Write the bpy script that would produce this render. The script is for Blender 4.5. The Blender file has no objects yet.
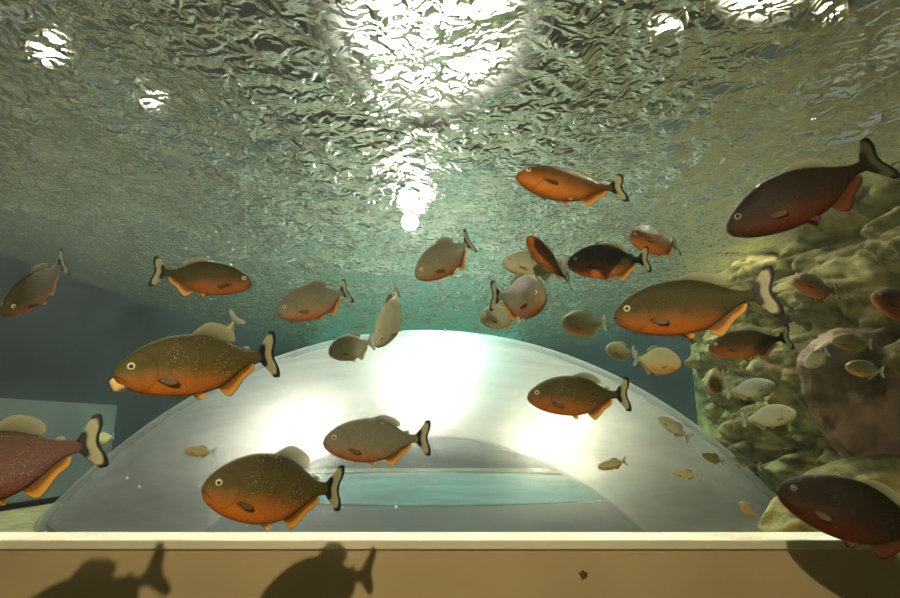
import bpy, bmesh, math, random
from mathutils import Vector, Matrix, noise
sc = bpy.context.scene
C = sc.collection
R = math.radians
# ------------------------------------------------------------------ camera
F = 560.0; PITCH = R(13.2)
cam = bpy.data.cameras.new('camera'); co = bpy.data.objects.new('camera', cam); C.objects.link(co)
cam.sensor_width = 36; cam.lens = F/900*36; cam.clip_start = .01
co.location = (0, 0, 0); co.rotation_euler = (math.pi/2+PITCH, 0, 0)
sc.camera = co
sc.view_settings.view_transform = 'Standard'; sc.view_settings.look = 'None'
sc.view_settings.gamma = 1; sc.view_settings.use_curve_mapping = False
sc.view_settings.exposure = 0.0
try:
    sc.cycles.use_denoising = True
    sc.cycles.transparent_max_bounces = 24
    sc.cycles.sample_clamp_indirect = 6
    sc.cycles.caustics_reflective = True
except Exception: pass
cp, sp = math.cos(PITCH), math.sin(PITCH)
def ray(px, py):
    "direction through a point of the view, one unit deep"
    x = px-450; z = 299-py
    return Vector((x, F*cp-z*sp, F*sp+z*cp))/F

# ------------------------------------------------------------------ materials
def mat(name):
    m = bpy.data.materials.new(name); m.use_nodes = True
    nt = m.node_tree; nt.nodes.clear()
    out = nt.nodes.new('ShaderNodeOutputMaterial')
    return m, nt, out
def nd(nt, t, ins=None, **kw):
    n = nt.nodes.new(t)
    for k, v in kw.items(): setattr(n, k, v)
    if ins:
        for k, v in ins.items(): n.inputs[k].default_value = v
    return n
def L(nt, a, b): nt.links.new(a, b)
def ramp(nt, fac, stops, interp='LINEAR'):
    r = nt.nodes.new('ShaderNodeValToRGB'); r.color_ramp.interpolation = interp
    e = r.color_ramp.elements
    while len(e) < len(stops): e.new(.5)
    for i, (p, c) in enumerate(stops):
        e[i].position = p; e[i].color = (*c, 1) if len(c) == 3 else c
    L(nt, fac, r.inputs[0]); return r
def mixc(nt, fac, a, b, mode='MIX'):
    m = nt.nodes.new('ShaderNodeMix'); m.data_type = 'RGBA'; m.blend_type = mode
    for s, v in ((m.inputs[0], fac), (m.inputs[6], a), (m.inputs[7], b)):
        if hasattr(v, 'links'): L(nt, v, s)
        elif isinstance(v, (int, float)): s.default_value = v
        else: s.default_value = (*v, 1)
    return m.outputs[2]
def math_(nt, op, a, b=0, c=0):
    m = nt.nodes.new('ShaderNodeMath'); m.operation = op
    for s, v in zip(m.inputs, (a, b, c)):
        if hasattr(v, 'links'): L(nt, v, s)
        else: s.default_value = v
    return m.outputs[0]
def simple(name, col, rough=.6, var=.25, scale=8, bump=.0, spec=.4, metal=0):
    m, nt, out = mat(name)
    tc = nd(nt, 'ShaderNodeTexCoord'); no = nd(nt, 'ShaderNodeTexNoise', {'Scale': scale, 'Detail': 6})
    L(nt, tc.outputs['Object'], no.inputs['Vector'])
    c = ramp(nt, no.outputs[0], [(.3, tuple(v*(1-var) for v in col)), (.7, tuple(min(1, v*(1+var)) for v in col))])
    p = nd(nt, 'ShaderNodeBsdfPrincipled', {'Roughness': rough, 'Specular IOR Level': spec, 'Metallic': metal})
    L(nt, c.outputs[0], p.inputs['Base Color'])
    if bump:
        b = nd(nt, 'ShaderNodeBump', {'Strength': bump, 'Distance': .01}); L(nt, no.outputs[0], b.inputs['Height'])
        L(nt, b.outputs[0], p.inputs['Normal'])
    L(nt, p.outputs[0], out.inputs[0]); return m

def body_mat(name, back, flank, belly, speck=.6, edge=-.02, rim=.16):
    m, nt, out = mat(name)
    tc = nd(nt, 'ShaderNodeTexCoord')
    sx = nd(nt, 'ShaderNodeSeparateXYZ'); L(nt, tc.outputs['Object'], sx.inputs[0])
    no = nd(nt, 'ShaderNodeTexNoise', {'Scale': 9, 'Detail': 5}); L(nt, tc.outputs['Object'], no.inputs['Vector'])
    # height + a little noise, belly colour climbs towards the head
    h = math_(nt, 'ADD', sx.outputs[2], math_(nt, 'MULTIPLY', math_(nt, 'SUBTRACT', no.outputs[0], .5), .14))
    h = math_(nt, 'ADD', h, math_(nt, 'MULTIPLY', sx.outputs[0], .11))
    h = math_(nt, 'ADD', h, .30-edge)
    mid = tuple((a*.65+b*.35) for a, b in zip(flank, belly))
    cr = ramp(nt, h, [(.10, belly), (.20, tuple(v*.8 for v in belly)), (.27, mid), (.36, flank), (.60, back)])
    # scales: glints on the flank put in as small bright colour flecks
    mp = nd(nt, 'ShaderNodeMapping'); mp.inputs['Scale'].default_value = (95, 6, 130); L(nt, tc.outputs['Object'], mp.inputs[0])
    vo = nd(nt, 'ShaderNodeTexVoronoi', {'Scale': 1.0}); L(nt, mp.outputs[0], vo.inputs['Vector'])
    sp2 = nd(nt, 'ShaderNodeSeparateXYZ'); L(nt, vo.outputs['Color'], sp2.inputs[0])
    pick = math_(nt, 'GREATER_THAN', sp2.outputs[0], .78)
    near = math_(nt, 'LESS_THAN', vo.outputs['Distance'], .42)
    reg = ramp(nt, no.outputs[0], [(.38, (0, 0, 0)), (.6, (1, 1, 1))]).outputs[0]
    xm = ramp(nt, sx.outputs[0], [(.24, (0, 0, 0)), (.32, (1, 1, 1)), (.68, (1, 1, 1)), (.8, (0, 0, 0))]).outputs[0]
    fl = math_(nt, 'MULTIPLY', math_(nt, 'MULTIPLY', pick, near), math_(nt, 'MULTIPLY', math_(nt, 'MULTIPLY', reg, xm), speck))
    col = mixc(nt, fl, cr.outputs[0], (.55, .50, .30))
    # gill cover line : a thin darker arc, and a pale golden cheek patch in front
    dx = math_(nt, 'SUBTRACT', sx.outputs[0], .10); dz = math_(nt, 'SUBTRACT', sx.outputs[2], -.01)
    rr = math_(nt, 'SQRT', math_(nt, 'ADD', math_(nt, 'MULTIPLY', dx, dx), math_(nt, 'MULTIPLY', dz, dz)))
    gl = ramp(nt, rr, [(.115, (0, 0, 0)), (.128, (1, 1, 1)), (.14, (0, 0, 0))]).outputs[0]
    front = math_(nt, 'GREATER_THAN', dx, .02)
    col = mixc(nt, math_(nt, 'MULTIPLY', math_(nt, 'MULTIPLY', gl, front), .35), col, tuple(v*.35 for v in back))
    p = nd(nt, 'ShaderNodeBsdfPrincipled', {'Roughness': .40, 'Specular IOR Level': .16, 'Sheen Weight': rim, 'Sheen Roughness': .22})
    p.inputs['Sheen Tint'].default_value = (.95, .72, .25, 1)  # gold edge sheen put in for the backlit rim
    L(nt, col, p.inputs['Base Color'])
    b = nd(nt, 'ShaderNodeBump', {'Strength': .35, 'Distance': .003}); L(nt, vo.outputs['Distance'], b.inputs['Height'])
    L(nt, b.outputs[0], p.inputs['Normal'])
    L(nt, p.outputs[0], out.inputs[0]); return m
def fin_mat(name, stops, alpha=.85, rays=26):
    m, nt, out = mat(name)
    uv = nd(nt, 'ShaderNodeUVMap', uv_map='UVMap')
    s = nd(nt, 'ShaderNodeSeparateXYZ'); L(nt, uv.outputs[0], s.inputs[0])
    c = ramp(nt, s.outputs[0], stops)
    wv = math_(nt, 'SINE', math_(nt, 'MULTIPLY', s.outputs[1], rays*6.283))
    dark = math_(nt, 'MULTIPLY_ADD', wv, .14, .86)
    p = nd(nt, 'ShaderNodeBsdfPrincipled', {'Roughness': .5})
    col = mixc(nt, 1.0, c.outputs[0], (1, 1, 1), 'MULTIPLY')
    hsv = nd(nt, 'ShaderNodeHueSaturation'); L(nt, col, hsv.inputs['Color']); L(nt, dark, hsv.inputs['Value'])
    L(nt, hsv.outputs[0], p.inputs['Base Color'])
    tl = nd(nt, 'ShaderNodeBsdfTranslucent'); L(nt, hsv.outputs[0], tl.inputs[0])
    mx = nd(nt, 'ShaderNodeMixShader', {0: .45}); L(nt, p.outputs[0], mx.inputs[1]); L(nt, tl.outputs[0], mx.inputs[2])
    tr = nd(nt, 'ShaderNodeBsdfTransparent'); m2 = nd(nt, 'ShaderNodeMixShader', {0: alpha})
    L(nt, tr.outputs[0], m2.inputs[1]); L(nt, mx.outputs[0], m2.inputs[2])
    L(nt, m2.outputs[0], out.inputs[0]); return m
PAL = {
 'olive':  body_mat('olive_orange_skin', (.030, .028, .008), (.085, .070, .016), (.68, .19, .018), .6, -.02),
 'orange': body_mat('orange_skin', (.020, .018, .005), (.12, .05, .008), (.62, .19, .018), .2, -.005),
 'dark':   body_mat('dark_red_skin', (.012, .010, .004), (.020, .014, .005), (.12, .022, .006), .1, -.03, .12),
 'amber':  body_mat('amber_skin', (.026, .025, .008), (.06, .052, .013), (.60, .16, .014), .15, -.02),
 'grey':   body_mat('grey_silver_skin', (.12, .125, .09), (.20, .20, .13), (.60, .19, .03), .8, -.05),
 'pale':   body_mat('pale_backlit_skin', (.34, .36, .24), (.50, .52, .34), (.62, .50, .22), .3, -.08),  # haze and backlight on these fish put into the skin colour
 'yellow': body_mat('pale_yellow_skin', (.34, .35, .18), (.55, .52, .25), (.75, .42, .09), .15, -.02),
 'purple': body_mat('plum_skin', (.06, .04, .02), (.15, .075, .065), (.22, .05, .02), .4, -.06),
}
M_TAIL = fin_mat('banded_tail_fin', [(0, (.02, .02, .012)), (.30, (.015, .015, .01)), (.42, (.55, .52, .32)), (.76, (.66, .63, .40)), (.86, (.015, .015, .01)), (1, (.01, .01, .008))], .95)
M_PTAIL = fin_mat('pale_tail_fin', [(0, (.2, .2, .12)), (.4, (.5, .5, .36)), (.8, (.7, .7, .55)), (1, (.12, .12, .08))], .75)
M_ANAL = fin_mat('orange_anal_fin', [(0, (.12, .07, .015)), (.42, (.40, .15, .015)), (.62, (.95, .42, .04)), (.88, (.95, .60, .12)), (1, (.35, .22, .05))], .92)
M_DARKANAL = fin_mat('dark_red_fin', [(0, (.10, .03, .01)), (.7, (.25, .06, .01)), (1, (.06, .02, .01))], .95)
M_PANAL = fin_mat('pale_yellow_fin', [(0, (.25, .24, .12)), (.7, (.55, .45, .16)), (1, (.5, .45, .25))], .8)
M_DTAIL = fin_mat('dark_olive_tail_fin', [(0, (.02, .015, .008)), (.35, (.03, .025, .012)), (.5, (.16, .15, .07)), (.75, (.18, .17, .08)), (.88, (.012, .012, .008)), (1, (.01, .01, .008))], .95)
M_DORSAL = fin_mat('grey_dorsal_fin', [(0, (.16, .16, .08)), (.6, (.36, .35, .2)), (1, (.5, .48, .3))], .75)
M_PECT = fin_mat('amber_pectoral_fin', [(0, (.10, .05, .01)), (1, (.22, .12, .03))], .8, 10)
M_EYE = simple('silver_iris', (.62, .58, .40), .25, .1, 40)
M_DEYE = simple('amber_iris', (.22, .19, .10), .25, .1, 40)
M_PUPIL = simple('black_pupil', (.004, .004, .004), .1, 0, 5, spec=.8)
M_MOUTH = simple('dark_mouth_line', (.02, .008, .004), .6, .1)

# ------------------------------------------------------------------ fish
def tag(o, label=None, cat=None, group=None, kind=None):
    if label: o['label'] = label
    if cat: o['category'] = cat
    if group: o['group'] = group
    if kind: o['kind'] = kind
    return o
def link(name, me, m=None, parent=None):
    o = bpy.data.objects.new(name, me); C.objects.link(o)
    if m is not None and len(me.materials) == 0: me.materials.append(m)
    if parent: o.parent = parent
    return o
PROF = [(0, -.004, -.026), (.012, .028, -.058), (.035, .060, -.085), (.07, .092, -.112), (.12, .128, -.142), (.2, .168, -.175), (.3, .198, -.200),
        (.4, .207, -.212), (.5, .198, -.206), (.6, .166, -.178), (.69, .115, -.122), (.77, .066, -.070), (.83, .042, -.044), (.88, .040, -.042), (.905, .036, -.038)]
WID = [.010, .026, .040, .052, .065, .078, .086, .084, .074, .058, .040, .024, .015, .009, .004]
def interp(t, xs, ys):
    for i in range(len(xs)-1):
        if t <= xs[i+1]:
            x0, x1 = xs[i], xs[i+1]; u = (t-x0)/(x1-x0)
            ym = ys[i-1] if i > 0 else ys[i]; yp = ys[i+2] if i+2 < len(ys) else ys[i+1]
            xm = xs[i-1] if i > 0 else x0-(x1-x0); xp = xs[i+2] if i+2 < len(xs) else x1+(x1-x0)
            m0 = (ys[i+1]-ym)/(x1-xm)*(x1-x0); m1 = (yp-ys[i])/(xp-x0)*(x1-x0)
            return (2*u**3-3*u*u+1)*ys[i]+(u**3-2*u*u+u)*m0+(3*u*u-2*u**3)*ys[i+1]+(u**3-u*u)*m1
    return ys[-1]
PX = [p[0] for p in PROF]; PT = [p[1] for p in PROF]; PB = [p[2] for p in PROF]
def curve_y(x, b):                 # lateral bend of the whole fish
    return b*max(0, x-.25)**2
def sm(me):
    for p in me.polygons: p.use_smooth = True
    return me
cache = {}
def body_mesh(hs, b, fat):
    k = ('b', hs, b, fat)
    if k in cache: return cache[k].copy()
    bm = bmesh.new(); N = 28; rings = []
    xs = [0, .005, .012, .022, .035, .05, .07, .095]+[.12+.0315*i for i in range(25)]+[.905]
    xs = sorted(set(round(x, 4) for x in xs if x <= .905))
    for x in xs:
        zt, zb, w = interp(x, PX, PT)*hs, interp(x, PX, PB)*hs, max(.002, interp(x, PX, WID))*fat
        mz, hh = (zt+zb)/2, (zt-zb)/2
        ring = []
        for i in range(N):
            a = 2*math.pi*i/N
            ca, sa = math.cos(a), math.sin(a)
            yy = w*(abs(ca)**.9)*(1 if ca >= 0 else -1)*(1-.12*sa)
            # jaw notch near the snout
            zz = mz+hh*sa
            ring.append(bm.verts.new((x, yy+curve_y(x, b), zz)))
        rings.append(ring)
    for r0, r1 in zip(rings, rings[1:]):
        for i in range(N): bm.faces.new((r0[i], r0[(i+1) % N], r1[(i+1) % N], r1[i]))
    bm.faces.new(rings[0][::-1]); bm.faces.new(rings[-1])
    bmesh.ops.recalc_face_normals(bm, faces=bm.faces)
    me = bpy.data.meshes.new('piranha_body'); bm.to_mesh(me); bm.free(); sm(me)
    cache[k] = me; return me.copy()
def fin_mesh(name, base, edge, b, th=.006, nu=10, wob=.0, yoff=0):
    """base, edge: polylines of (x, z); rays run from base to edge; closed, thick at the base"""
    nv = 25
    def samp(pl, t):
        if isinstance(pl[0], (int, float)): return pl
        n = len(pl)-1; q = t*n; i = min(int(q), n-1); u = q-i
        pm = pl[max(i-1, 0)]; p0 = pl[i]; p1 = pl[i+1]; pp = pl[min(i+2, n)]
        return tuple(.5*((2*p0[k])+(-pm[k]+p1[k])*u+(2*pm[k]-5*p0[k]+4*p1[k]-pp[k])*u*u+(-pm[k]+3*p0[k]-3*p1[k]+pp[k])*u**3) for k in range(2))
    bm = bmesh.new(); uvl = bm.loops.layers.uv.new('UVMap'); uvd = {}
    sides = []
    for s in (1, -1):
        g = []
        for i in range(nu+1):
            row = []; u = i/nu
            for j in range(nv):
                v = j/(nv-1); a = samp(base, v); e = samp(edge, v)
                x = a[0]+(e[0]-a[0])*u; z = a[1]+(e[1]-a[1])*u
                t = th*(1-.8*u)*.5*(1 if 0 < j < nv-1 else .3)
                y = curve_y(x, b)+s*t+wob*u*u*math.sin(v*9)+yoff*u
                vt = bm.verts.new((x, y, z)); uvd[vt] = (u, v); row.append(vt)
            g.append(row)
        sides.append(g)
    def q(*vs):
        f = bm.faces.new(vs)
        for l in f.loops: l[uvl].uv = uvd[l.vert]
    for si, g in enumerate(sides):
        for i in range(nu):
            for j in range(nv-1):
                vs = (g[i][j], g[i+1][j], g[i+1][j+1], g[i][j+1]); q(*(vs if si else vs[::-1]))
    g, h = sides
    for j in range(nv-1):
        q(g[nu][j], h[nu][j], h[nu][j+1], g[nu][j+1]); q(g[0][j+1], h[0][j+1], h[0][j], g[0][j])
    for i in range(nu):
        q(g[i+1][0], h[i+1][0], h[i][0], g[i][0]); q(g[i][nv-1], h[i][nv-1], h[i+1][nv-1], g[i+1][nv-1])
    bmesh.ops.recalc_face_normals(bm, faces=bm.faces)
    me = bpy.data.meshes.new(name); bm.to_mesh(me); bm.free(); sm(me); return me
def disc_mesh(name, c, r, th, side, tilt=.0):
    bm = bmesh.new()
    bmesh.ops.create_uvsphere(bm, u_segments=20, v_segments=12, radius=1)
    for v in bm.verts: v.co = Vector((c[0]+v.co.x*r+side*v.co.y*0, c[1]+v.co.y*th, c[2]+v.co.z*r))
    me = bpy.data.meshes.new(name); bm.to_mesh(me); bm.free(); return sm(me)
def tube(name, pts, r, n=8):
    bm = bmesh.new(); rings = []
    pts = [Vector(p) for p in pts]
    for i, p in enumerate(pts):
        d = (pts[min(i+1, len(pts)-1)]-pts[max(i-1, 0)]).normalized()
        a = d.cross(Vector((0, 1, .13))).normalized(); c = d.cross(a)
        rr = r[i] if isinstance(r, (list, tuple)) else r
        rings.append([bm.verts.new(p+rr*(math.cos(6.283*k/n)*a+math.sin(6.283*k/n)*c)) for k in range(n)])
    for r0, r1 in zip(rings, rings[1:]):
        for k in range(n): bm.faces.new((r0[k], r0[(k+1) % n], r1[(k+1) % n], r1[k]))
    bm.faces.new(rings[0][::-1]); bm.faces.new(rings[-1])
    bmesh.ops.recalc_face_normals(bm, faces=bm.faces)
    me = bpy.data.meshes.new(name); bm.to_mesh(me); bm.free(); return sm(me)

def make_fish(name, label, pal, hs=1.0, b=0.0, fat=1.0, dors=1.0, group=None, far=False, tailh=1.0, pect=True):
    root = bpy.data.objects.new(name, None); C.objects.link(root)
    root.empty_display_size = .02
    tag(root, label, 'fish', group)
    bo = link('body', body_mesh(hs, b, fat), PAL[pal], root)
    pale = pal in ('pale', 'yellow'); dark = pal == 'dark'
    zt = lambda x: interp(x, PX, PT)*hs
    zb = lambda x: interp(x, PX, PB)*hs
    # tail fin: shallow fork
    T = tailh
    link('tail_fin', fin_mesh('tail_fin', [(.875, .036*hs), (.885, .015), (.885, -.015), (.875, -.036*hs)],
         [(.975, .168*T), (1.018, .165*T), (1.02, .10*T), (.992, .03*T), (.992, -.03*T), (1.018, -.10*T), (1.015, -.160*T), (.972, -.162*T)], b, .012, 12, .0), M_PTAIL if pale else M_DTAIL if dark else M_TAIL, root)
    # dorsal
    link('dorsal_fin', fin_mesh('dorsal_fin', [(.44, zt(.44)-.012), (.52, zt(.52)-.012), (.60, zt(.60)-.012), (.67, zt(.67)-.012)],
         [(.465, zt(.44)+.01*dors), (.56, zt(.5)+.075*dors), (.655, zt(.6)+.085*dors), (.725, zt(.67)+.06*dors), (.725, zt(.7)+.02*dors)], b, .010, 8, .004), M_DORSAL, root)
    link('adipose_fin', fin_mesh('adipose_fin', [(.76, zt(.76)-.008), (.79, zt(.79)-.006)], [(.78, zt(.76)+.012), (.812, zt(.8)+.026), (.82, zt(.82)+.012)], b, .008, 5), M_DORSAL, root)
    link('anal_fin', fin_mesh('anal_fin', [(.57, zb(.57)+.014), (.65, zb(.65)+.012), (.73, zb(.73)+.01), (.80, zb(.80)+.006)],
         [(.595, zb(.57)-.025), (.645, zb(.60)-.075), (.69, zb(.64)-.068), (.755, zb(.70)-.035), (.82, zb(.77)-.035), (.84, zb(.82)-.008)], b, .012, 8), M_DARKANAL if dark else M_PANAL if pale else M_ANAL, root)
    for s in (1, -1):
        link('pelvic_fin', fin_mesh('pelvic_fin', [(.42, zb(.42)+.012), (.45, zb(.45)+.012)], [(.455, zb(.45)-.03), (.475, zb(.47)-.035), (.49, zb(.48)-.01)], b, .006, 5, yoff=s*.02), M_DARKANAL if dark else M_PANAL if pale else M_ANAL, root).location.y = s*.02
    if not far or pect:
        for s in (1, -1):
            y = interp(.22, PX, WID)*fat*.93
            p = link('pectoral_fin', fin_mesh('pectoral_fin', [(0, .010), (0, -.014)], [(.09, .006), (.118, -.012), (.105, -.030), (.06, -.034)], 0, .006, 6, yoff=0), M_DORSAL if pale else M_PECT, root)
            p.location = (.225, s*y, -.075*hs); p.rotation_euler = (s*R(10), R(12), s*R(14))
    for s in (1, -1):
        x, z = .092, .030*hs
        w = interp(x, PX, WID)*fat
        e = link('eye', disc_mesh('eye', (0, 0, 0), .023, .010, s), M_EYE if not dark else M_DEYE, root)
        e.location = (x, s*w*.93, z); e.rotation_euler = (0, 0, s*R(12))
        pu = link('pupil', disc_mesh('pupil', (0, 0, 0), .0125, .006, s), M_PUPIL, e); pu.location = (0, s*.0062, 0)
    if not far:
        pts = []
        for s in (1, -1):
            seg = []
            for t in range(6):
                x = .002+.055*t/5; z = (-.018-.040*(t/5)**1.3)*hs
                zt0, zb0 = interp(x, PX, PT)*hs, interp(x, PX, PB)*hs
                q = (z-(zt0+zb0)/2)/((zt0-zb0)/2); w = max(.003, interp(x, PX, WID))*fat*max(.1, 1-q*q)**.5
                seg.append((x, s*w*1.0, z))
            pts.append(seg)
        link('mouth', tube('mouth', pts[0][::-1]+pts[1], .0035, 6), M_MOUTH, root)
    return root
def place(o, head, tail, yaw, Lr, roll=0, D0=None):
    """stand the fish between the head point and tail point, with its real length Lr"""
    rh, rt = ray(*head), ray(*tail)
    def proj(P):
        f = P.y*cp+P.z*sp; return 450+F*P.x/f, 299-F*(-P.y*sp+P.z*cp)/f
    h2, t2 = list(head), list(tail)
    for _ in range(25):
        rh, rt = ray(*h2), ray(*t2)
        md = ((rh+rt)/2); u = md.normalized()
        lat = rt-rh; lat -= u*lat.dot(u)
        if D0: D = D0
        else: D = Lr*math.cos(R(yaw))/lat.length
        ax = lat.normalized()*math.cos(R(yaw))+u*math.sin(R(yaw))
        mid = md*D; ph, pt = mid-ax*Lr/2, mid+ax*Lr/2
        a, b2 = proj(ph), proj(pt)
        for k in range(2):
            g = .25 if abs(yaw) > 60 else .6
            h2[k] += g*(head[k]-a[k]); t2[k] += g*(tail[k]-b2[k])
    X = (pt-ph).normalized(); Z = Vector((0, 0, 1)); Z = (Z-X*Z.dot(X)).normalized()
    Y = Z.cross(X)
    q = Matrix.Rotation(R(roll), 3, X)
    Z, Y = q @ Z, q @ Y
    M = Matrix((X, Y, Z)).transposed().to_4x4()
    M = Matrix.Translation(ph) @ M @ Matrix.Scale(Lr, 4)
    o.matrix_world = M
    top = max(ph.z, pt.z)+.1*Lr
    print('FISH', o.name, 'D=%.2f' % D, 'head', tuple(round(v, 2) for v in ph), 'tail', tuple(round(v, 2) for v in pt), 'HIGH' if top > .64 else '', 'LOW' if D > 1.25 and min(ph.z, pt.z) < -.15 else '')
    return o
# head px, tail px, yaw (+ = head nearer), real length, roll, palette, height, bend, fat, label
FISH = [
 ((2,313),(70,262),38,.17,12,'amber',0.85,.1,1,'amber fish diving nose down at the left edge, above the pale panel'),
 ((253,283),(152,270),10,.19,0,'amber',0.88,-.1,1,'olive fish heading right below the water surface, left of the starry glare'),
 ((113,374),(279,353),12,.215,0,'olive',0.94,.15,1,'big speckled olive fish biting a pale scrap in its open jaw'),
 ((277,313),(354,286),15,.17,0,'grey',1.05,.5,1,'grey gold fish heading left, tail beside the dome top left slope'),
 ((415,276),(477,238),28,.16,6,'grey',1.0,.3,1,'grey fish pointing down left just below the starry glare'),
 ((375,345),(411,288),35,.16,14,'pale',1.0,.4,1,'pale fish with raised tail just over the dome top'),
 ((328,352),(376,341),30,.15,0,'pale',1.15,.2,1,'small pale fish touching the upper left edge of the dome'),
 ((516,175),(617,196),25,.18,-18,'orange',0.88,-.2,1.15,'orange fish swimming highest, against the rippled surface'),
 ((528,236),(566,284),40,.165,-22,'orange',.72,-.1,1.35,'slim orange fish slanting down right in the middle of the cluster'),
 ((502,262),(566,266),25,.16,0,'pale',.95,0,1,'dull grey fish half hidden behind the slim slanting orange fish'),
 ((545,296),(506,297),67,.19,0,'grey',1.05,.3,1,'round faced grey fish turning right towards the camera'),
 ((567,263),(650,258),15,.17,0,'olive',1.05,.1,1,'dark backlit fish with golden outline in the cluster under the surface'),
 ((629,238),(682,242),42,.16,-18,'orange',1.25,.2,1.1,'small orange fish with banded tail at the right of the cluster'),
 ((480,318),(520,316),38,.15,0,'pale',1.15,0,1,'small faint grey fish just above the dome top right of centre'),
 ((562,323),(606,323),42,.16,0,'yellow',1.12,0,1,'round pale green fish between the cluster and the dome'),
 ((606,349),(634,352),50,.14,0,'yellow',1.0,0,1,'tiny pale round fish under the large fish above the dome right slope'),
 ((681,363),(634,358),35,.14,0,'yellow',1.2,0,1,'small lemon fish heading right above the dome right slope'),
 ((613,316),(768,295),14,.21,0,'amber',0.92,-.2,1,'large amber fish heading left with wide tail before the rocks'),
 ((726,230),(884,153),20,.23,-6,'dark',0.9,.1,1,'largest dark fish at upper right, pointing down left'),
 ((793,281),(838,292),40,.16,-15,'orange',1.3,0,1.1,'small orange brown fish in front of the upper rocks'),
 ((871,296),(940,318),30,.17,-15,'orange',1.3,0,1.1,'orange fish cut off by the right edge over the rocks'),
 ((527,396),(630,394),12,.20,0,'olive',0.93,.1,1,'dark fish with yellow anal fin in front of the dome right half'),
 ((323,441),(427,438),12,.20,0,'grey',0.98,-.1,1,'silver speckled fish with orange belly in front of the dome centre'),
 ((202,487),(343,489),16,.20,0,'olive',1.15,.1,1,'large orange bellied fish low before the left part of the dome'),
 ((-105,488),(99,441),-20,.21,0,'purple',.98,.1,1,'plum coloured fish leaving the left edge with large banded tail'),
 ((777,488),(955,540),12,.24,-6,'dark',1.0,0,1,'dark red fish at the lower right corner above the ledge'),
 ((708,348),(790,337),15,.20,-4,'amber',0.92,0,1,'grey backed fish with orange jaw before the rocks'),
 ((709,383),(724,378),76,.13,0,'yellow',1.0,0,1,'small orange faced fish seen head on with hanging tail'),
 ((775,384),(726,392),20,.15,0,'pale',.92,0,1,'grey green leaf shaped fish heading right beside the lower rocks'),
 ((796,412),(742,420),20,.16,0,'pale',1.0,0,1,'green grey fish close against the foot of the rocks'),
 ((832,340),(872,344),30,.105,0,'yellow',1.1,0,1,'pale fish before the pinkish rock, upper of the two'),
 ((845,366),(884,372),30,.10,0,'yellow',1.1,0,1,'pale fish before the pinkish rock, lower of the two'),
 ((805,366),(828,352),40,.07,0,'pale',1.1,0,1,'faint green fish at the left edge of the pinkish rock'),
 ((184,450),(215,452),15,.068,0,'yellow',.8,0,1,'small lemon fish put in for a reflection in the left dome, above the large orange bellied fish'),  # from here down, small fish put in for reflections in the dome
 ((94,440),(114,436),45,.11,0,'yellow',1.2,0,1,'tiny yellow fish put in for a reflection by the pale panel behind the plum fish tail'),
 ((658,416),(690,438),15,.10,0,'pale',.8,0,1,'pale fish slanting down, put in for a reflection on the right slope of the dome'),
 ((702,454),(724,462),20,.055,0,'yellow',1.0,0,1,'small cream fish put in for a reflection low in the right dome, left of its twin'),
 ((733,458),(760,466),15,.060,0,'pale',.9,0,1,'small grey fish put in for a reflection low in the right dome, nearest the dark red fish'),
 ((598,467),(626,461),15,.062,0,'yellow',.8,0,1,'small cream fish put in for a low dome reflection under the yellow finned fish'),
 ((672,472),(700,476),15,.062,0,'yellow',.75,0,1,'flat cream fish put in for a low dome reflection above the pale triangular one'),
 ((740,502),(757,517),35,.046,0,'yellow',1.2,0,1,'tiny pale triangular fish put in for a reflection just above the ledge at right'),
]
for i, (h, t, yaw, Lr, roll, pal, hs, b, fat, lab) in enumerate(FISH):
    small = math.hypot(h[0]-t[0], h[1]-t[1]) < 62
    o = make_fish('piranha', lab, pal, hs, b, fat, .95 if i in (2, 23, 24) else .5, far=small, group='piranhas swimming in the tank')
    place(o, h, t, yaw, Lr, roll)

# the tail of one more fish behind the big speckled one
o = make_fish('piranha', 'fish hidden behind the big speckled fish with only its pale tail showing', 'pale', .45, 0, .8, .3, 'piranhas swimming in the tank', True)
place(o, (196, 372), (238, 316), 20, .12, 0)

# food scrap held in the jaw
def lump(name, c, r, m, seed, scl=(1, 1, 1), sub=3, amp=.25, freq=3, rot=(0, 0, 0)):
    bm = bmesh.new(); bmesh.ops.create_icosphere(bm, subdivisions=sub, radius=1)
    for v in bm.verts:
        n = noise.noise(v.co*freq*.4+Vector((seed*7.3, seed*3.1, seed)))+.5*noise.noise(v.co*freq+Vector((seed, 0, seed*5)))
        rg = 1-abs(noise.noise(v.co*freq*1.6+Vector((0, seed*2.7, 3))))
        v.co *= (1+amp*n+amp*.5*(rg-.7))
    for v in bm.verts: v.co = Vector((v.co.x*scl[0]*r, v.co.y*scl[1]*r, v.co.z*scl[2]*r))
    me = bpy.data.meshes.new(name); bm.to_mesh(me); bm.free(); sm(me)
    o = link(name, me, m); o.location = c; o.rotation_euler = rot; return o
M_FOOD = simple('pale_food', (.80, .55, .25), .5, .2, 60)
o = lump('food_scrap', ray(119, 384)*.72, .012, M_FOOD, 2, (1, .7, .8)); tag(o, 'pale orange scrap of food in the jaw of the big speckled fish', 'food')
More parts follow.
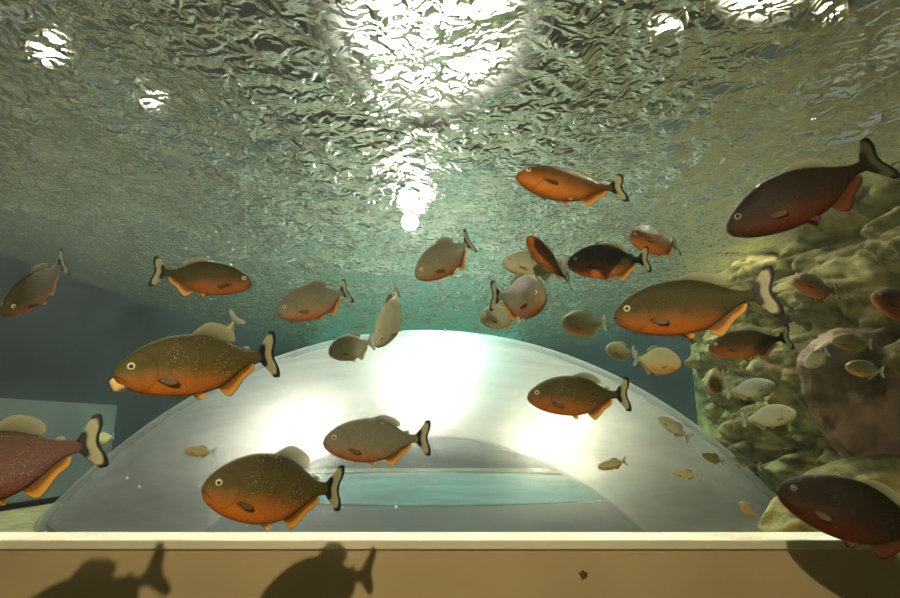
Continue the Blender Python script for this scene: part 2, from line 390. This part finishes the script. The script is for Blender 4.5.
# ------------------------------------------------------------------ the tank
SURF = .77; LED = -.231; BED = -.335
LX = [(-.9, -2.13), (1.65, -2.09), (2.36, -2.01), (3.41, -1.89), (5.17, -1.57), (5.5, -1.50)]
RX = [(-.9, 2.13), (2.2, 2.09), (3.3, 1.92), (4.29, 1.55), (5.5, 1.27)]
def wx(tab, y):
    for (y0, x0), (y1, x1) in zip(tab, tab[1:]):
        if y <= y1: return x0+(x1-x0)*(y-y0)/(y1-y0)
    return tab[-1][1]
def prism(name, poly, z0, z1, m, kind='structure', parent=None, bev=0):
    bm = bmesh.new()
    a = [bm.verts.new((x, y, z0)) for x, y in poly]; c = [bm.verts.new((x, y, z1)) for x, y in poly]
    bm.faces.new(a[::-1]); bm.faces.new(c)
    n = len(poly)
    for i in range(n): bm.faces.new((a[i], a[(i+1) % n], c[(i+1) % n], c[i]))
    bmesh.ops.recalc_face_normals(bm, faces=bm.faces)
    if bev:
        bmesh.ops.bevel(bm, geom=[e for e in bm.edges], offset=bev, segments=3, affect='EDGES', profile=.5)
    me = bpy.data.meshes.new(name); bm.to_mesh(me); bm.free()
    o = link(name, me, m, parent)
    if kind: o['kind'] = kind
    return o
M_WALL = simple('dark_blue_grey_wall', (.026, .030, .029), .75, .35, 2.5, .2)
M_ROOM = simple('room_plaster', (.035, .035, .03), .9, .2, 2)
M_LEDGE = simple('cream_ledge', (.88, .82, .62), .5, .08, 5, .1)
M_SILL = simple('tan_painted_wall', (.58, .45, .25), .65, .10, 3, .12)
M_SAND = simple('olive_sand', (.24, .23, .11), .9, .35, 14, .5)
ZB, ZT = -.9, 2.9
wl = [(x, y) for y, x in LX]; prism('wall_left', wl+[(x-.08, y) for x, y in wl[::-1]], ZB, ZT, M_WALL)
wr = [(x, y) for y, x in RX]; prism('wall_right', wr+[(x+.08, y) for x, y in wr[::-1]], ZB, ZT, M_WALL)
prism('wall_back', [(-1.58, 5.5), (1.35, 5.5), (1.35, 5.58), (-1.58, 5.58)], ZB, ZT, M_WALL)
prism('wall_front', [(-2.21, -.9), (2.21, -.9), (2.21, -.98), (-2.21, -.98)], ZB, ZT, M_ROOM)
prism('floor', [(-2.21, -.98), (2.21, -.98), (2.21, 1.3), (-2.21, 1.3)], ZB-.06, ZB, M_SAND)
prism('ceiling', [(-2.21, -.98), (2.21, -.98), (2.21, 5.58), (-2.21, 5.58)], ZT, ZT+.06, M_ROOM)
# low wall with its cream top
prism('wall_sill', [(-2.08, 1.312), (2.08, 1.312), (2.08, 1.39), (-2.08, 1.39)], ZB-.06, LED-.022, M_SILL)
prism('trim_1', [(-2.08, 1.30), (2.08, 1.30), (2.08, 1.40), (-2.08, 1.40)], LED-.02, LED, M_LEDGE, bev=.004)
# raised bed behind the ledge
prism('floor_bed', [(2.09, 1.40)]+[(x, y) for y, x in RX[1:]]+[(x, y) for y, x in LX[::-1][:-1]]+[(-2.09, 1.40)], BED-.10, BED-.012, M_SAND)
M_TEAL = simple('teal_reflector_paint', (.05, .36, .37), .7, .35, 4)
prism('teal_reflector', [(-1.35, 5.485), (.72, 5.485), (.72, 5.497), (-1.35, 5.497)], .22, .95, M_TEAL)  # board added behind the dome so the water surface reflects teal
# pale panel in the left wall
def wallpt(y, off): return (wx(LX, y)+off, y)
M_PANEL = simple('pale_grey_panel', (.13, .145, .13), .5, .2, 3)
M_FRAME = simple('grey_frame', (.25, .26, .23), .5, .1)
pn = prism('window_1', [wallpt(1.75, .012), wallpt(2.36, .012), wallpt(3.22, .012), wallpt(3.22, .03), wallpt(2.36, .03), wallpt(1.75, .03)], BED+.02, .138, M_PANEL)

# ------------------------------------------------------------------ water surface
def build_surface():
    ny, nx = 520, 340
    vs, fs = [], []
    y0, y1 = -.88, 5.49
    for j in range(ny+1):
        t = j/ny; y = y0+(y1-y0)*(t**1.25)
        xl, xr = wx(LX, y)+.004, wx(RX, y)-.004
        for i in range(nx+1):
            x = xl+(xr-xl)*i/nx
            p = Vector((x, y, 0))
            w = noise.noise(p*2.1)*.5
            q = p+Vector((noise.noise(p*3+Vector((5, 0, 0))), noise.noise(p*3+Vector((0, 9, 0))), 0))*.10
            z = .018*noise.noise(q*5.0)+.0105*(1-2*abs(noise.noise(q*11+Vector((3, 3, 1)))))+.0022*(1-2*abs(noise.noise(q*27+Vector((7, 1, 4)))))
            vs.append((x, y, SURF+z+.008*w))
    W = nx+1
    for j in range(ny):
        for i in range(nx):
            a = j*W+i; fs.append((a, a+1, a+1+W, a+W))
    me = bpy.data.meshes.new('water_surface'); me.from_pydata(vs, [], fs); me.update(); sm(me)
    m, nt, out = mat('rippled_water')
    tc = nd(nt, 'ShaderNodeTexCoord')
    n1 = nd(nt, 'ShaderNodeTexNoise', {'Scale': 30, 'Detail': 5, 'Roughness': .62, 'Distortion': .8}); L(nt, tc.outputs['Object'], n1.inputs['Vector'])
    b = nd(nt, 'ShaderNodeBump', {'Strength': .6, 'Distance': .010}); L(nt, n1.outputs[0], b.inputs['Height'])
    n0 = nd(nt, 'ShaderNodeTexNoise', {'Scale': 24, 'Detail': 1.5, 'Distortion': 1.2}); L(nt, tc.outputs['Object'], n0.inputs['Vector'])
    b0 = nd(nt, 'ShaderNodeBump', {'Strength': 1.0, 'Distance': .019}); L(nt, n0.outputs[0], b0.inputs['Height'])
    L(nt, b0.outputs[0], b.inputs['Normal'])
    fr = nd(nt, 'ShaderNodeFresnel', {'IOR': 1.33}); L(nt, b0.outputs[0], fr.inputs['Normal'])
    gl = nd(nt, 'ShaderNodeBsdfGlossy', {'Roughness': .025}); gl.inputs[0].default_value = (.97, .96, .82, 1); L(nt, b.outputs[0], gl.inputs['Normal'])
    tr = nd(nt, 'ShaderNodeBsdfTransparent'); tr.inputs[0].default_value = (.96, .98, .93, 1)
    mx = nd(nt, 'ShaderNodeMixShader'); L(nt, fr.outputs[0], mx.inputs[0]); L(nt, tr.outputs[0], mx.inputs[1]); L(nt, gl.outputs[0], mx.inputs[2])
    tl = nd(nt, 'ShaderNodeBsdfTranslucent'); tl.inputs[0].default_value = (.6, .7, .5, 1); L(nt, b.outputs[0], tl.inputs['Normal'])
    m2 = nd(nt, 'ShaderNodeMixShader', {0: .022}); L(nt, mx.outputs[0], m2.inputs[1]); L(nt, tl.outputs[0], m2.inputs[2])
    L(nt, m2.outputs[0], out.inputs[0])
    o = link('water_surface', me, m); tag(o, 'rippled water surface seen from below, glinting with lamp light', 'water', kind='structure')
build_surface()

# ------------------------------------------------------------------ dome
DC = Vector((-.124, 3.09, -1.545)); DR = 2.06
def build_dome():
    m, nt, out = mat('milky_acrylic')
    tc = nd(nt, 'ShaderNodeTexCoord')
    mp = nd(nt, 'ShaderNodeMapping'); mp.inputs['Scale'].default_value = (.8, 3.0, 9); L(nt, tc.outputs['Object'], mp.inputs[0])
    no = nd(nt, 'ShaderNodeTexNoise', {'Scale': 1.6, 'Detail': 7, 'Roughness': .62, 'Distortion': .8}); L(nt, mp.outputs[0], no.inputs['Vector'])
    lw = nd(nt, 'ShaderNodeLayerWeight', {'Blend': .25})
    milk = nd(nt, 'ShaderNodeBsdfDiffuse'); milk.inputs[0].default_value = (.75, .76, .74, 1)
    tl = nd(nt, 'ShaderNodeBsdfTranslucent'); tl.inputs[0].default_value = (.75, .76, .74, 1)
    g1 = nd(nt, 'ShaderNodeBsdfGlossy', {'Roughness': .42}); g1.inputs[0].default_value = (1, 1, .97, 1)
    g2 = nd(nt, 'ShaderNodeBsdfGlossy', {'Roughness': .10}); g2.inputs[0].default_value = (1, 1, .97, 1)
    bp = nd(nt, 'ShaderNodeBump', {'Strength': .25, 'Distance': .02}); L(nt, no.outputs[0], bp.inputs['Height'])
    L(nt, bp.outputs[0], g2.inputs['Normal']); L(nt, bp.outputs[0], g1.inputs['Normal'])
    tr = nd(nt, 'ShaderNodeBsdfTransparent'); tr.inputs[0].default_value = (.95, .96, .95, 1)
    a = nd(nt, 'ShaderNodeMixShader', {0: .5}); L(nt, milk.outputs[0], a.inputs[1]); L(nt, tl.outputs[0], a.inputs[2])
    gg = nd(nt, 'ShaderNodeMixShader', {0: .12}); L(nt, g1.outputs[0], gg.inputs[1]); L(nt, g2.outputs[0], gg.inputs[2])
    b = nd(nt, 'ShaderNodeMixShader', {0: .80}); L(nt, a.outputs[0], b.inputs[1]); L(nt, gg.outputs[0], b.inputs[2])
    f = math_(nt, 'MULTIPLY_ADD', lw.outputs['Fresnel'], .42, .075)
    f = math_(nt, 'ADD', f, ramp(nt, no.outputs[0], [(.35, (0, 0, 0)), (.75, (.13, .13, .13))]).outputs[0])
    f = math_(nt, 'MINIMUM', f, .8)
    c = nd(nt, 'ShaderNodeMixShader'); L(nt, f, c.inputs[0]); L(nt, tr.outputs[0], c.inputs[1]); L(nt, b.outputs[0], c.inputs[2])
    L(nt, c.outputs[0], out.inputs[0])
    bm = bmesh.new(); nu, nv = 96, 24; amax = math.acos((BED-DC.z)/DR)
    rad = [(DR, 1), (DR-.03, -1)]; rims = []
    for r, s in rad:
        am = math.acos((BED-DC.z)/r)
        top = bm.verts.new((0, 0, r)); prev = None
        for k in range(1, nv+1):
            al = am*k/nv
            ring = [bm.verts.new((r*math.sin(al)*math.cos(6.28318*i/nu), r*math.sin(al)*math.sin(6.28318*i/nu), r*math.cos(al))) for i in range(nu)]
            for i in range(nu):
                j = (i+1) % nu
                if prev is None: fcs = (top, ring[i], ring[j])
                else: fcs = (prev[i], ring[i], ring[j], prev[j])
                bm.faces.new(fcs if s == 1 else fcs[::-1])
            prev = ring
        rims.append(prev)
    for i in range(nu):
        j = (i+1) % nu; bm.faces.new((rims[0][i], rims[1][i], rims[1][j], rims[0][j]))
    me = bpy.data.meshes.new('viewing_dome'); bm.to_mesh(me); bm.free(); sm(me)
    root = bpy.data.objects.new('viewing_dome', None); C.objects.link(root); root.location = (DC.x, DC.y, BED)
    tag(root, 'large clear acrylic viewing dome rising behind the cream ledge', 'dome')
    d = link('dome_shell', me, m, root); d.location = (0, 0, DC.z-BED)
    # base ring and the dark well inside
    def ringm(name, r0, r1, z0, z1, m):
        bm = bmesh.new(); n = 96
        rr = [[bm.verts.new((r*math.cos(6.28318*i/n), r*math.sin(6.28318*i/n), z)) for i in range(n)] for r, z in ((r0, z0), (r1, z0), (r1, z1), (r0, z1))]
        for a in range(4):
            for i in range(n):
                j = (i+1) % n; bm.faces.new((rr[a][i], rr[a][j], rr[(a+1) % 4][j], rr[(a+1) % 4][i]))
        bmesh.ops.recalc_face_normals(bm, faces=bm.faces)
        me = bpy.data.meshes.new(name); bm.to_mesh(me); bm.free(); return link(name, me, m, root)
    rb = math.sqrt(DR*DR-(BED-DC.z)**2)
    ringm('base_ring', rb-.06, rb-.035, -.002, .02, simple('steel_ring', (.12, .12, .11), .35, .1))
    ringm('well_floor', .02, rb-.06, -.002, .004, simple('dark_well', (.03, .035, .035), .5, .2))
    t = ringm('teal_refraction', .02, 1.0, .004, .012, simple('teal_refraction', (.05, .22, .21), .4, .6, 3)); t.location = (.02, .52, 0); t.scale = (1.3, .98, 1)  # added teal disc, stands for water light refracted inside the dome
build_dome()

# ------------------------------------------------------------------ rocks
def rock_mat(name, a, b_, c):
    m, nt, out = mat(name)
    tc = nd(nt, 'ShaderNodeTexCoord')
    n1 = nd(nt, 'ShaderNodeTexNoise', {'Scale': 3.2, 'Detail': 9, 'Roughness': .65}); L(nt, tc.outputs['Object'], n1.inputs['Vector'])
    n2 = nd(nt, 'ShaderNodeTexNoise', {'Scale': 16, 'Detail': 6}); L(nt, tc.outputs['Object'], n2.inputs['Vector'])
    cr = ramp(nt, n1.outputs[0], [(.3, a), (.5, b_), (.7, c)])
    col = mixc(nt, .5, cr.outputs[0], ramp(nt, n2.outputs[0], [(.35, tuple(v*.4 for v in b_)), (.65, c)]).outputs[0])
    p = nd(nt, 'ShaderNodeBsdfPrincipled', {'Roughness': .8}); L(nt, col, p.inputs['Base Color'])
    bp = nd(nt, 'ShaderNodeBump', {'Strength': 1.0, 'Distance': .05}); L(nt, n1.outputs[0], bp.inputs['Height']); L(nt, bp.outputs[0], p.inputs['Normal'])
    L(nt, p.outputs[0], out.inputs[0]); return m
M_RY = rock_mat('ochre_rock', (.015, .018, .006), (.15, .14, .04), (.55, .48, .16))  # wide tone spread puts crevice shade and lit ridges into the colour
M_RG = rock_mat('mossy_rock', (.03, .045, .025), (.10, .13, .065), (.2, .22, .11))
M_RP = rock_mat('pink_lit_rock', (.10, .085, .04), (.26, .19, .12), (.40, .28, .19))  # pinkish light on the rock put into its colour
ROCKS = [
 (892, 396, 1.90, .27, (1.38, .40, .90), M_RP, (0, 0, .3), 'big smooth rock at right above the dark red fish, pinkish light put into its colour'),
 (872, 500, 1.66, .24, (1.25, .55, .42), M_RY, (0, R(-16), 0), 'ochre rock slab above the ledge behind the dark red fish'),
 (772, 322, 2.75, .13, (.8, .8, 1.1), M_RG, (0, R(-10), .5), 'green rock left of the small orange brown fish'),
 (768, 385, 2.75, .13, (.8, .8, 1.0), M_RG, (0, R(12), 1.1), 'green rock behind the leaf shaped fish'),
]
for i, (px, py, d, r, s_, m, rot, lab) in enumerate(ROCKS):
    o = lump('boulder', ray(px, py)*d, r, m, i+3.3, s_, 5, .42 if i else .34, 2.0, rot); tag(o, lab, 'rock', 'boulders of the rock pile')
def rockwork():
    def face(y, z):
        t = max(0, (y-2.9)/1.0)
        base = 1.50+.42*t*t-.10*(z+.3)+.10*max(0, 1.9-y)
        q = Vector((0, y*1.0+.5*z, z*1.25-.35*y))
        ds, _ = noise.voronoi(q*2.3+Vector((1.3, 0, 4)))
        cell = math.sqrt(max(0, ds[1]-ds[0]))
        d2, _ = noise.voronoi(q*7.5+Vector((2, 5, 1)))
        c2 = math.sqrt(max(0, d2[1]-d2[0]))
        n = noise.fractal(q*4+Vector((9, 2, 2)), .9, 2.1, 5)
        x = base-.34*cell-.10*c2-.09*n+.19
        a = 2.13**2-(y-DC.y)**2-(z-DC.z)**2
        if a > 0: x = max(x, DC.x+math.sqrt(a))
        return min(x, wx(RX, y)-.01)
    ny, nz = 260, 150; vs, fs = [], []
    Y0, Y1, Z0, Z1 = 1.42, 3.9, BED, .86
    for j in range(nz+1):
        z = Z0+(Z1-Z0)*j/nz
        for i in range(ny+1):
            y = Y0+(Y1-Y0)*i/ny; vs.append((face(y, z), y, z))
    W = ny+1
    for j in range(nz):
        for i in range(ny):
            a = j*W+i; fs.append((a, a+W, a+1+W, a+1))
    # closed back against the wall
    n0 = len(vs)
    for j in (0, nz):
        for i in range(ny+1):
            y = Y0+(Y1-Y0)*i/ny; vs.append((wx(RX, y)-.005, y, Z0+(Z1-Z0)*j/nz))
    for i in range(ny):
        fs.append((i, i+1, n0+i+1, n0+i)); a = nz*W+i; fs.append((a, n0+W+i, n0+W+i+1, a+1)); fs.append((n0+i, n0+i+1, n0+W+i+1, n0+W+i))
    for i in (0, ny): fs.append(tuple([j*W+i for j in range(nz+1)]+[n0+W+i, n0+i]))
    me = bpy.data.meshes.new('rock_face'); me.from_pydata(vs, [], fs); me.update()
    bm = bmesh.new(); bm.from_mesh(me); bmesh.ops.recalc_face_normals(bm, faces=bm.faces); bm.to_mesh(me); bm.free(); sm(me)
    o = link('rock_face', me, M_RY); tag(o, 'craggy ochre rock wall rising up through the water at the right side', 'rock wall')
rockwork()
# leaf scrap on the sill
bm = bmesh.new(); pl = [(-.010, .003), (-.004, .005), (-.001, .011), (.004, .007), (.010, .004), (.009, -.005), (.003, -.006), (-.002, -.010), (-.005, -.004)]
vs = [bm.verts.new((x, -.002+.003*abs(x)/.01, z)) for x, z in pl]; f = bm.faces.new(vs)
ex = bmesh.ops.extrude_face_region(bm, geom=[f]); bmesh.ops.translate(bm, verts=[v for v in ex['geom'] if isinstance(v, bmesh.types.BMVert)], vec=(0, .002, 0))
bmesh.ops.recalc_face_normals(bm, faces=bm.faces)
me = bpy.data.meshes.new('leaf_scrap'); bm.to_mesh(me); bm.free()
o = link('leaf_scrap', me, simple('brown_leaf', (.16, .045, .012), .6, .3, 60)); rr = ray(583, 575); o.location = rr*(1.309/rr.y)
tag(o, 'tiny brown leaf scrap on the tan wall below the ledge', 'leaf')

# ------------------------------------------------------------------ lamps
def area(name, loc, target, size, power, col, shape='DISK'):
    l = bpy.data.lights.new(name, 'AREA'); l.shape = shape; l.size = size; l.energy = power; l.color = col
    o = bpy.data.objects.new(name, l); C.objects.link(o); o.location = loc
    o.rotation_euler = (Vector(target)-Vector(loc)).to_track_quat('-Z', 'Y').to_euler(); return o
M_METAL = simple('lamp_metal', (.12, .12, .11), .4, .1)
def pendant(loc, target, size, power, col, label):
    root = bpy.data.objects.new('ceiling_lamp', None); C.objects.link(root); root.location = loc
    tag(root, label, 'lamp', 'lamps above the water')
    d = (Vector(target)-Vector(loc)).normalized()
    bm = bmesh.new(); n = 40; r = size/2+.01
    prof = [(r, .0), (r+.01, .0), (r+.01, .05), (r*.5, .16), (.03, .18), (.03, .175), (r*.5-.01, .15), (r, .045)]
    rings = [[bm.verts.new((a*math.cos(6.28318*i/n), a*math.sin(6.28318*i/n), z)) for i in range(n)] for a, z in prof]
    for a in range(len(prof)):
        for i in range(n):
            j = (i+1) % n; q = rings[(a+1) % len(prof)]; bm.faces.new((rings[a][i], rings[a][j], q[j], q[i]))
    bmesh.ops.recalc_face_normals(bm, faces=bm.faces)
    me = bpy.data.meshes.new('lamp_shade'); bm.to_mesh(me); bm.free(); sm(me)
    sh = link('lamp_shade', me, M_METAL, root); q = (-d).to_track_quat('Z', 'Y'); sh.rotation_euler = q.to_euler()
    cd = link('cord', tube('cord', [(0, 0, .17), (0, 0, ZT-loc[2])], .008), M_METAL, root)
    bm = bmesh.new(); bmesh.ops.create_cone(bm, cap_ends=True, segments=40, radius1=size/2, radius2=size/2, depth=.008)
    me = bpy.data.meshes.new('bulb'); bm.to_mesh(me); bm.free()
    mg, nt, out = mat('lamp_light'); em = nd(nt, 'ShaderNodeEmission', {'Strength': 1}); em.inputs[0].default_value = (*col, 1)
    tc = nd(nt, 'ShaderNodeTexCoord'); vl = nd(nt, 'ShaderNodeVectorMath', operation='LENGTH'); L(nt, tc.outputs['Object'], vl.inputs[0])
    rr_ = math_(nt, 'DIVIDE', vl.outputs['Value'], size/2)
    L(nt, math_(nt, 'MULTIPLY', math_(nt, 'POWER', 2.718, math_(nt, 'MULTIPLY', math_(nt, 'MULTIPLY', rr_, rr_), -8)), 8*power/(math.pi*math.pi*(size/2)**2)), em.inputs[1])
    L(nt, em.outputs[0], out.inputs[0])
    a = link('bulb', me, mg, root); a.rotation_euler = q.to_euler(); a.location = -d*.012
    return root
pendant((-.12, 3.0, 2.45), (-.05, 1.9, .1), 1.5, 66, (1, .97, .84), 'round ceiling lamp over the dome centre')
pendant((-1.5, 2.22, 2.4), (-.5, 1.8, 0), .55, 40, (1, .97, .86), 'round ceiling lamp over the left bank of the tank')
pendant((1.62, 2.45, 2.3), (.4, 1.8, 0), .55, 40, (1, .96, .72), 'round ceiling lamp over the rocks')
pendant((.1, 4.6, 2.8), (0, 5.0, .2), .5, 170, (.45, 1, .92), 'added turquoise lamp over the back of the tank, tints the water teal')  # lamp added for the teal tint of the far water
pendant((-1.62, 1.98, 1.5), (-.3, 1.6, .2), .15, 8, (1, .95, .8), 'small low lamp added for glints in the upper left water')  # this and the next three are added to make surface glints
pendant((-1.30, 2.2, 1.42), (-.3, 1.6, .2), .10, 3, (1, .95, .8), 'smallest low lamp added for glints in the left water, nearest the centre')
pendant((1.62, 2.05, 1.75), (.3, 1.8, .2), .12, 3, (1, .9, .6), 'small low lamp added for glints over the rock wall')
pendant((.88, 1.98, 1.6), (.3, 1.8, .2), .12, 7, (1, .95, .75), 'small low lamp added for glints in the upper right water')
# glowing ball added under the surface for the bright lamp glare
root = bpy.data.objects.new('glare_ball', None); C.objects.link(root); root.location = ray(410, 222)*2.03
tag(root, 'small dazzling white glare just under the water surface, put in as a glowing ball', 'lamp')
mg, nt, out = mat('glare_glow'); em = nd(nt, 'ShaderNodeEmission', {'Strength': 120}); em.inputs[0].default_value = (1, .97, .85, 1); L(nt, em.outputs[0], out.inputs[0])
link('bulb', disc_mesh('bulb', (0, 0, 0), .03, .03, 1), mg, root)
# lamp by the front glass, throws the fish shadows on the tan wall
s = bpy.data.lights.new('spot', 'SPOT'); s.energy = 54; s.color = (1, .84, .52); s.spot_size = R(98); s.spot_blend = .55; s.shadow_soft_size = .012
so = bpy.data.objects.new('front_lamp', s); C.objects.link(so); so.location = (-.17, -.25, .5); so.rotation_euler = (Vector((0, 1.3, -.50))-so.location).to_track_quat('-Z', 'Y').to_euler()
w = bpy.data.worlds.new('world'); sc.world = w; w.use_nodes = True
w.node_tree.nodes['Background'].inputs[0].default_value = (.3, .33, .25, 1); w.node_tree.nodes['Background'].inputs[1].default_value = .03

# water body: thin haze between the floor and just under the surface
bm = bmesh.new()
poly = [(x+.002, y) for y, x in LX]+[(x-.002, y) for y, x in RX[::-1]]
a = [bm.verts.new((x, y, ZB+.001)) for x, y in poly]; c = [bm.verts.new((x, y, SURF-.03)) for x, y in poly]
bm.faces.new(a); bm.faces.new(c[::-1])
for i in range(len(poly)): bm.faces.new((a[i], a[(i+1) % len(poly)], c[(i+1) % len(poly)], c[i]))
bmesh.ops.recalc_face_normals(bm, faces=bm.faces)
me = bpy.data.meshes.new('water'); bm.to_mesh(me); bm.free()
m, nt, out = mat('hazy_water')
v = nd(nt, 'ShaderNodeVolumeScatter', {'Density': .018, 'Anisotropy': .72}); v.inputs['Color'].default_value = (.93, .97, .90, 1)
L(nt, v.outputs[0], out.inputs['Volume'])
o = link('water', me, m); tag(o, 'faintly hazy greenish water filling the tank', 'water', kind='stuff')
# air bubbles
M_BUB = simple('bubble', (.8, .85, .8), .1, .05, 5, spec=1)
BUB = [(216,232,1.5),(229,242,1.5),(233,250,1.45),(254,236,1.6),(254,249,1.6),(231,265,1.5),(208,257,1.5),(186,248,1.5),(276,250,1.6),(288,236,1.55),(370,270,1.7),(445,330,1.7),(387,297,1.8),(290,283,1.6),(340,262,1.7),(396,507,1.35),(127,478,1.36),(139,487,1.36)]
b0 = None
for px, py, d in BUB:
    if b0 is None: b = b0 = link('air_bubble', disc_mesh('air_bubble', (0, 0, 0), .0038, .0038, 1), M_BUB)
    else: b = b0.copy(); C.objects.link(b)
    b.location = ray(px, py)*d; tag(b, 'tiny bright air bubble drifting in the water', 'bubble', 'air bubbles')
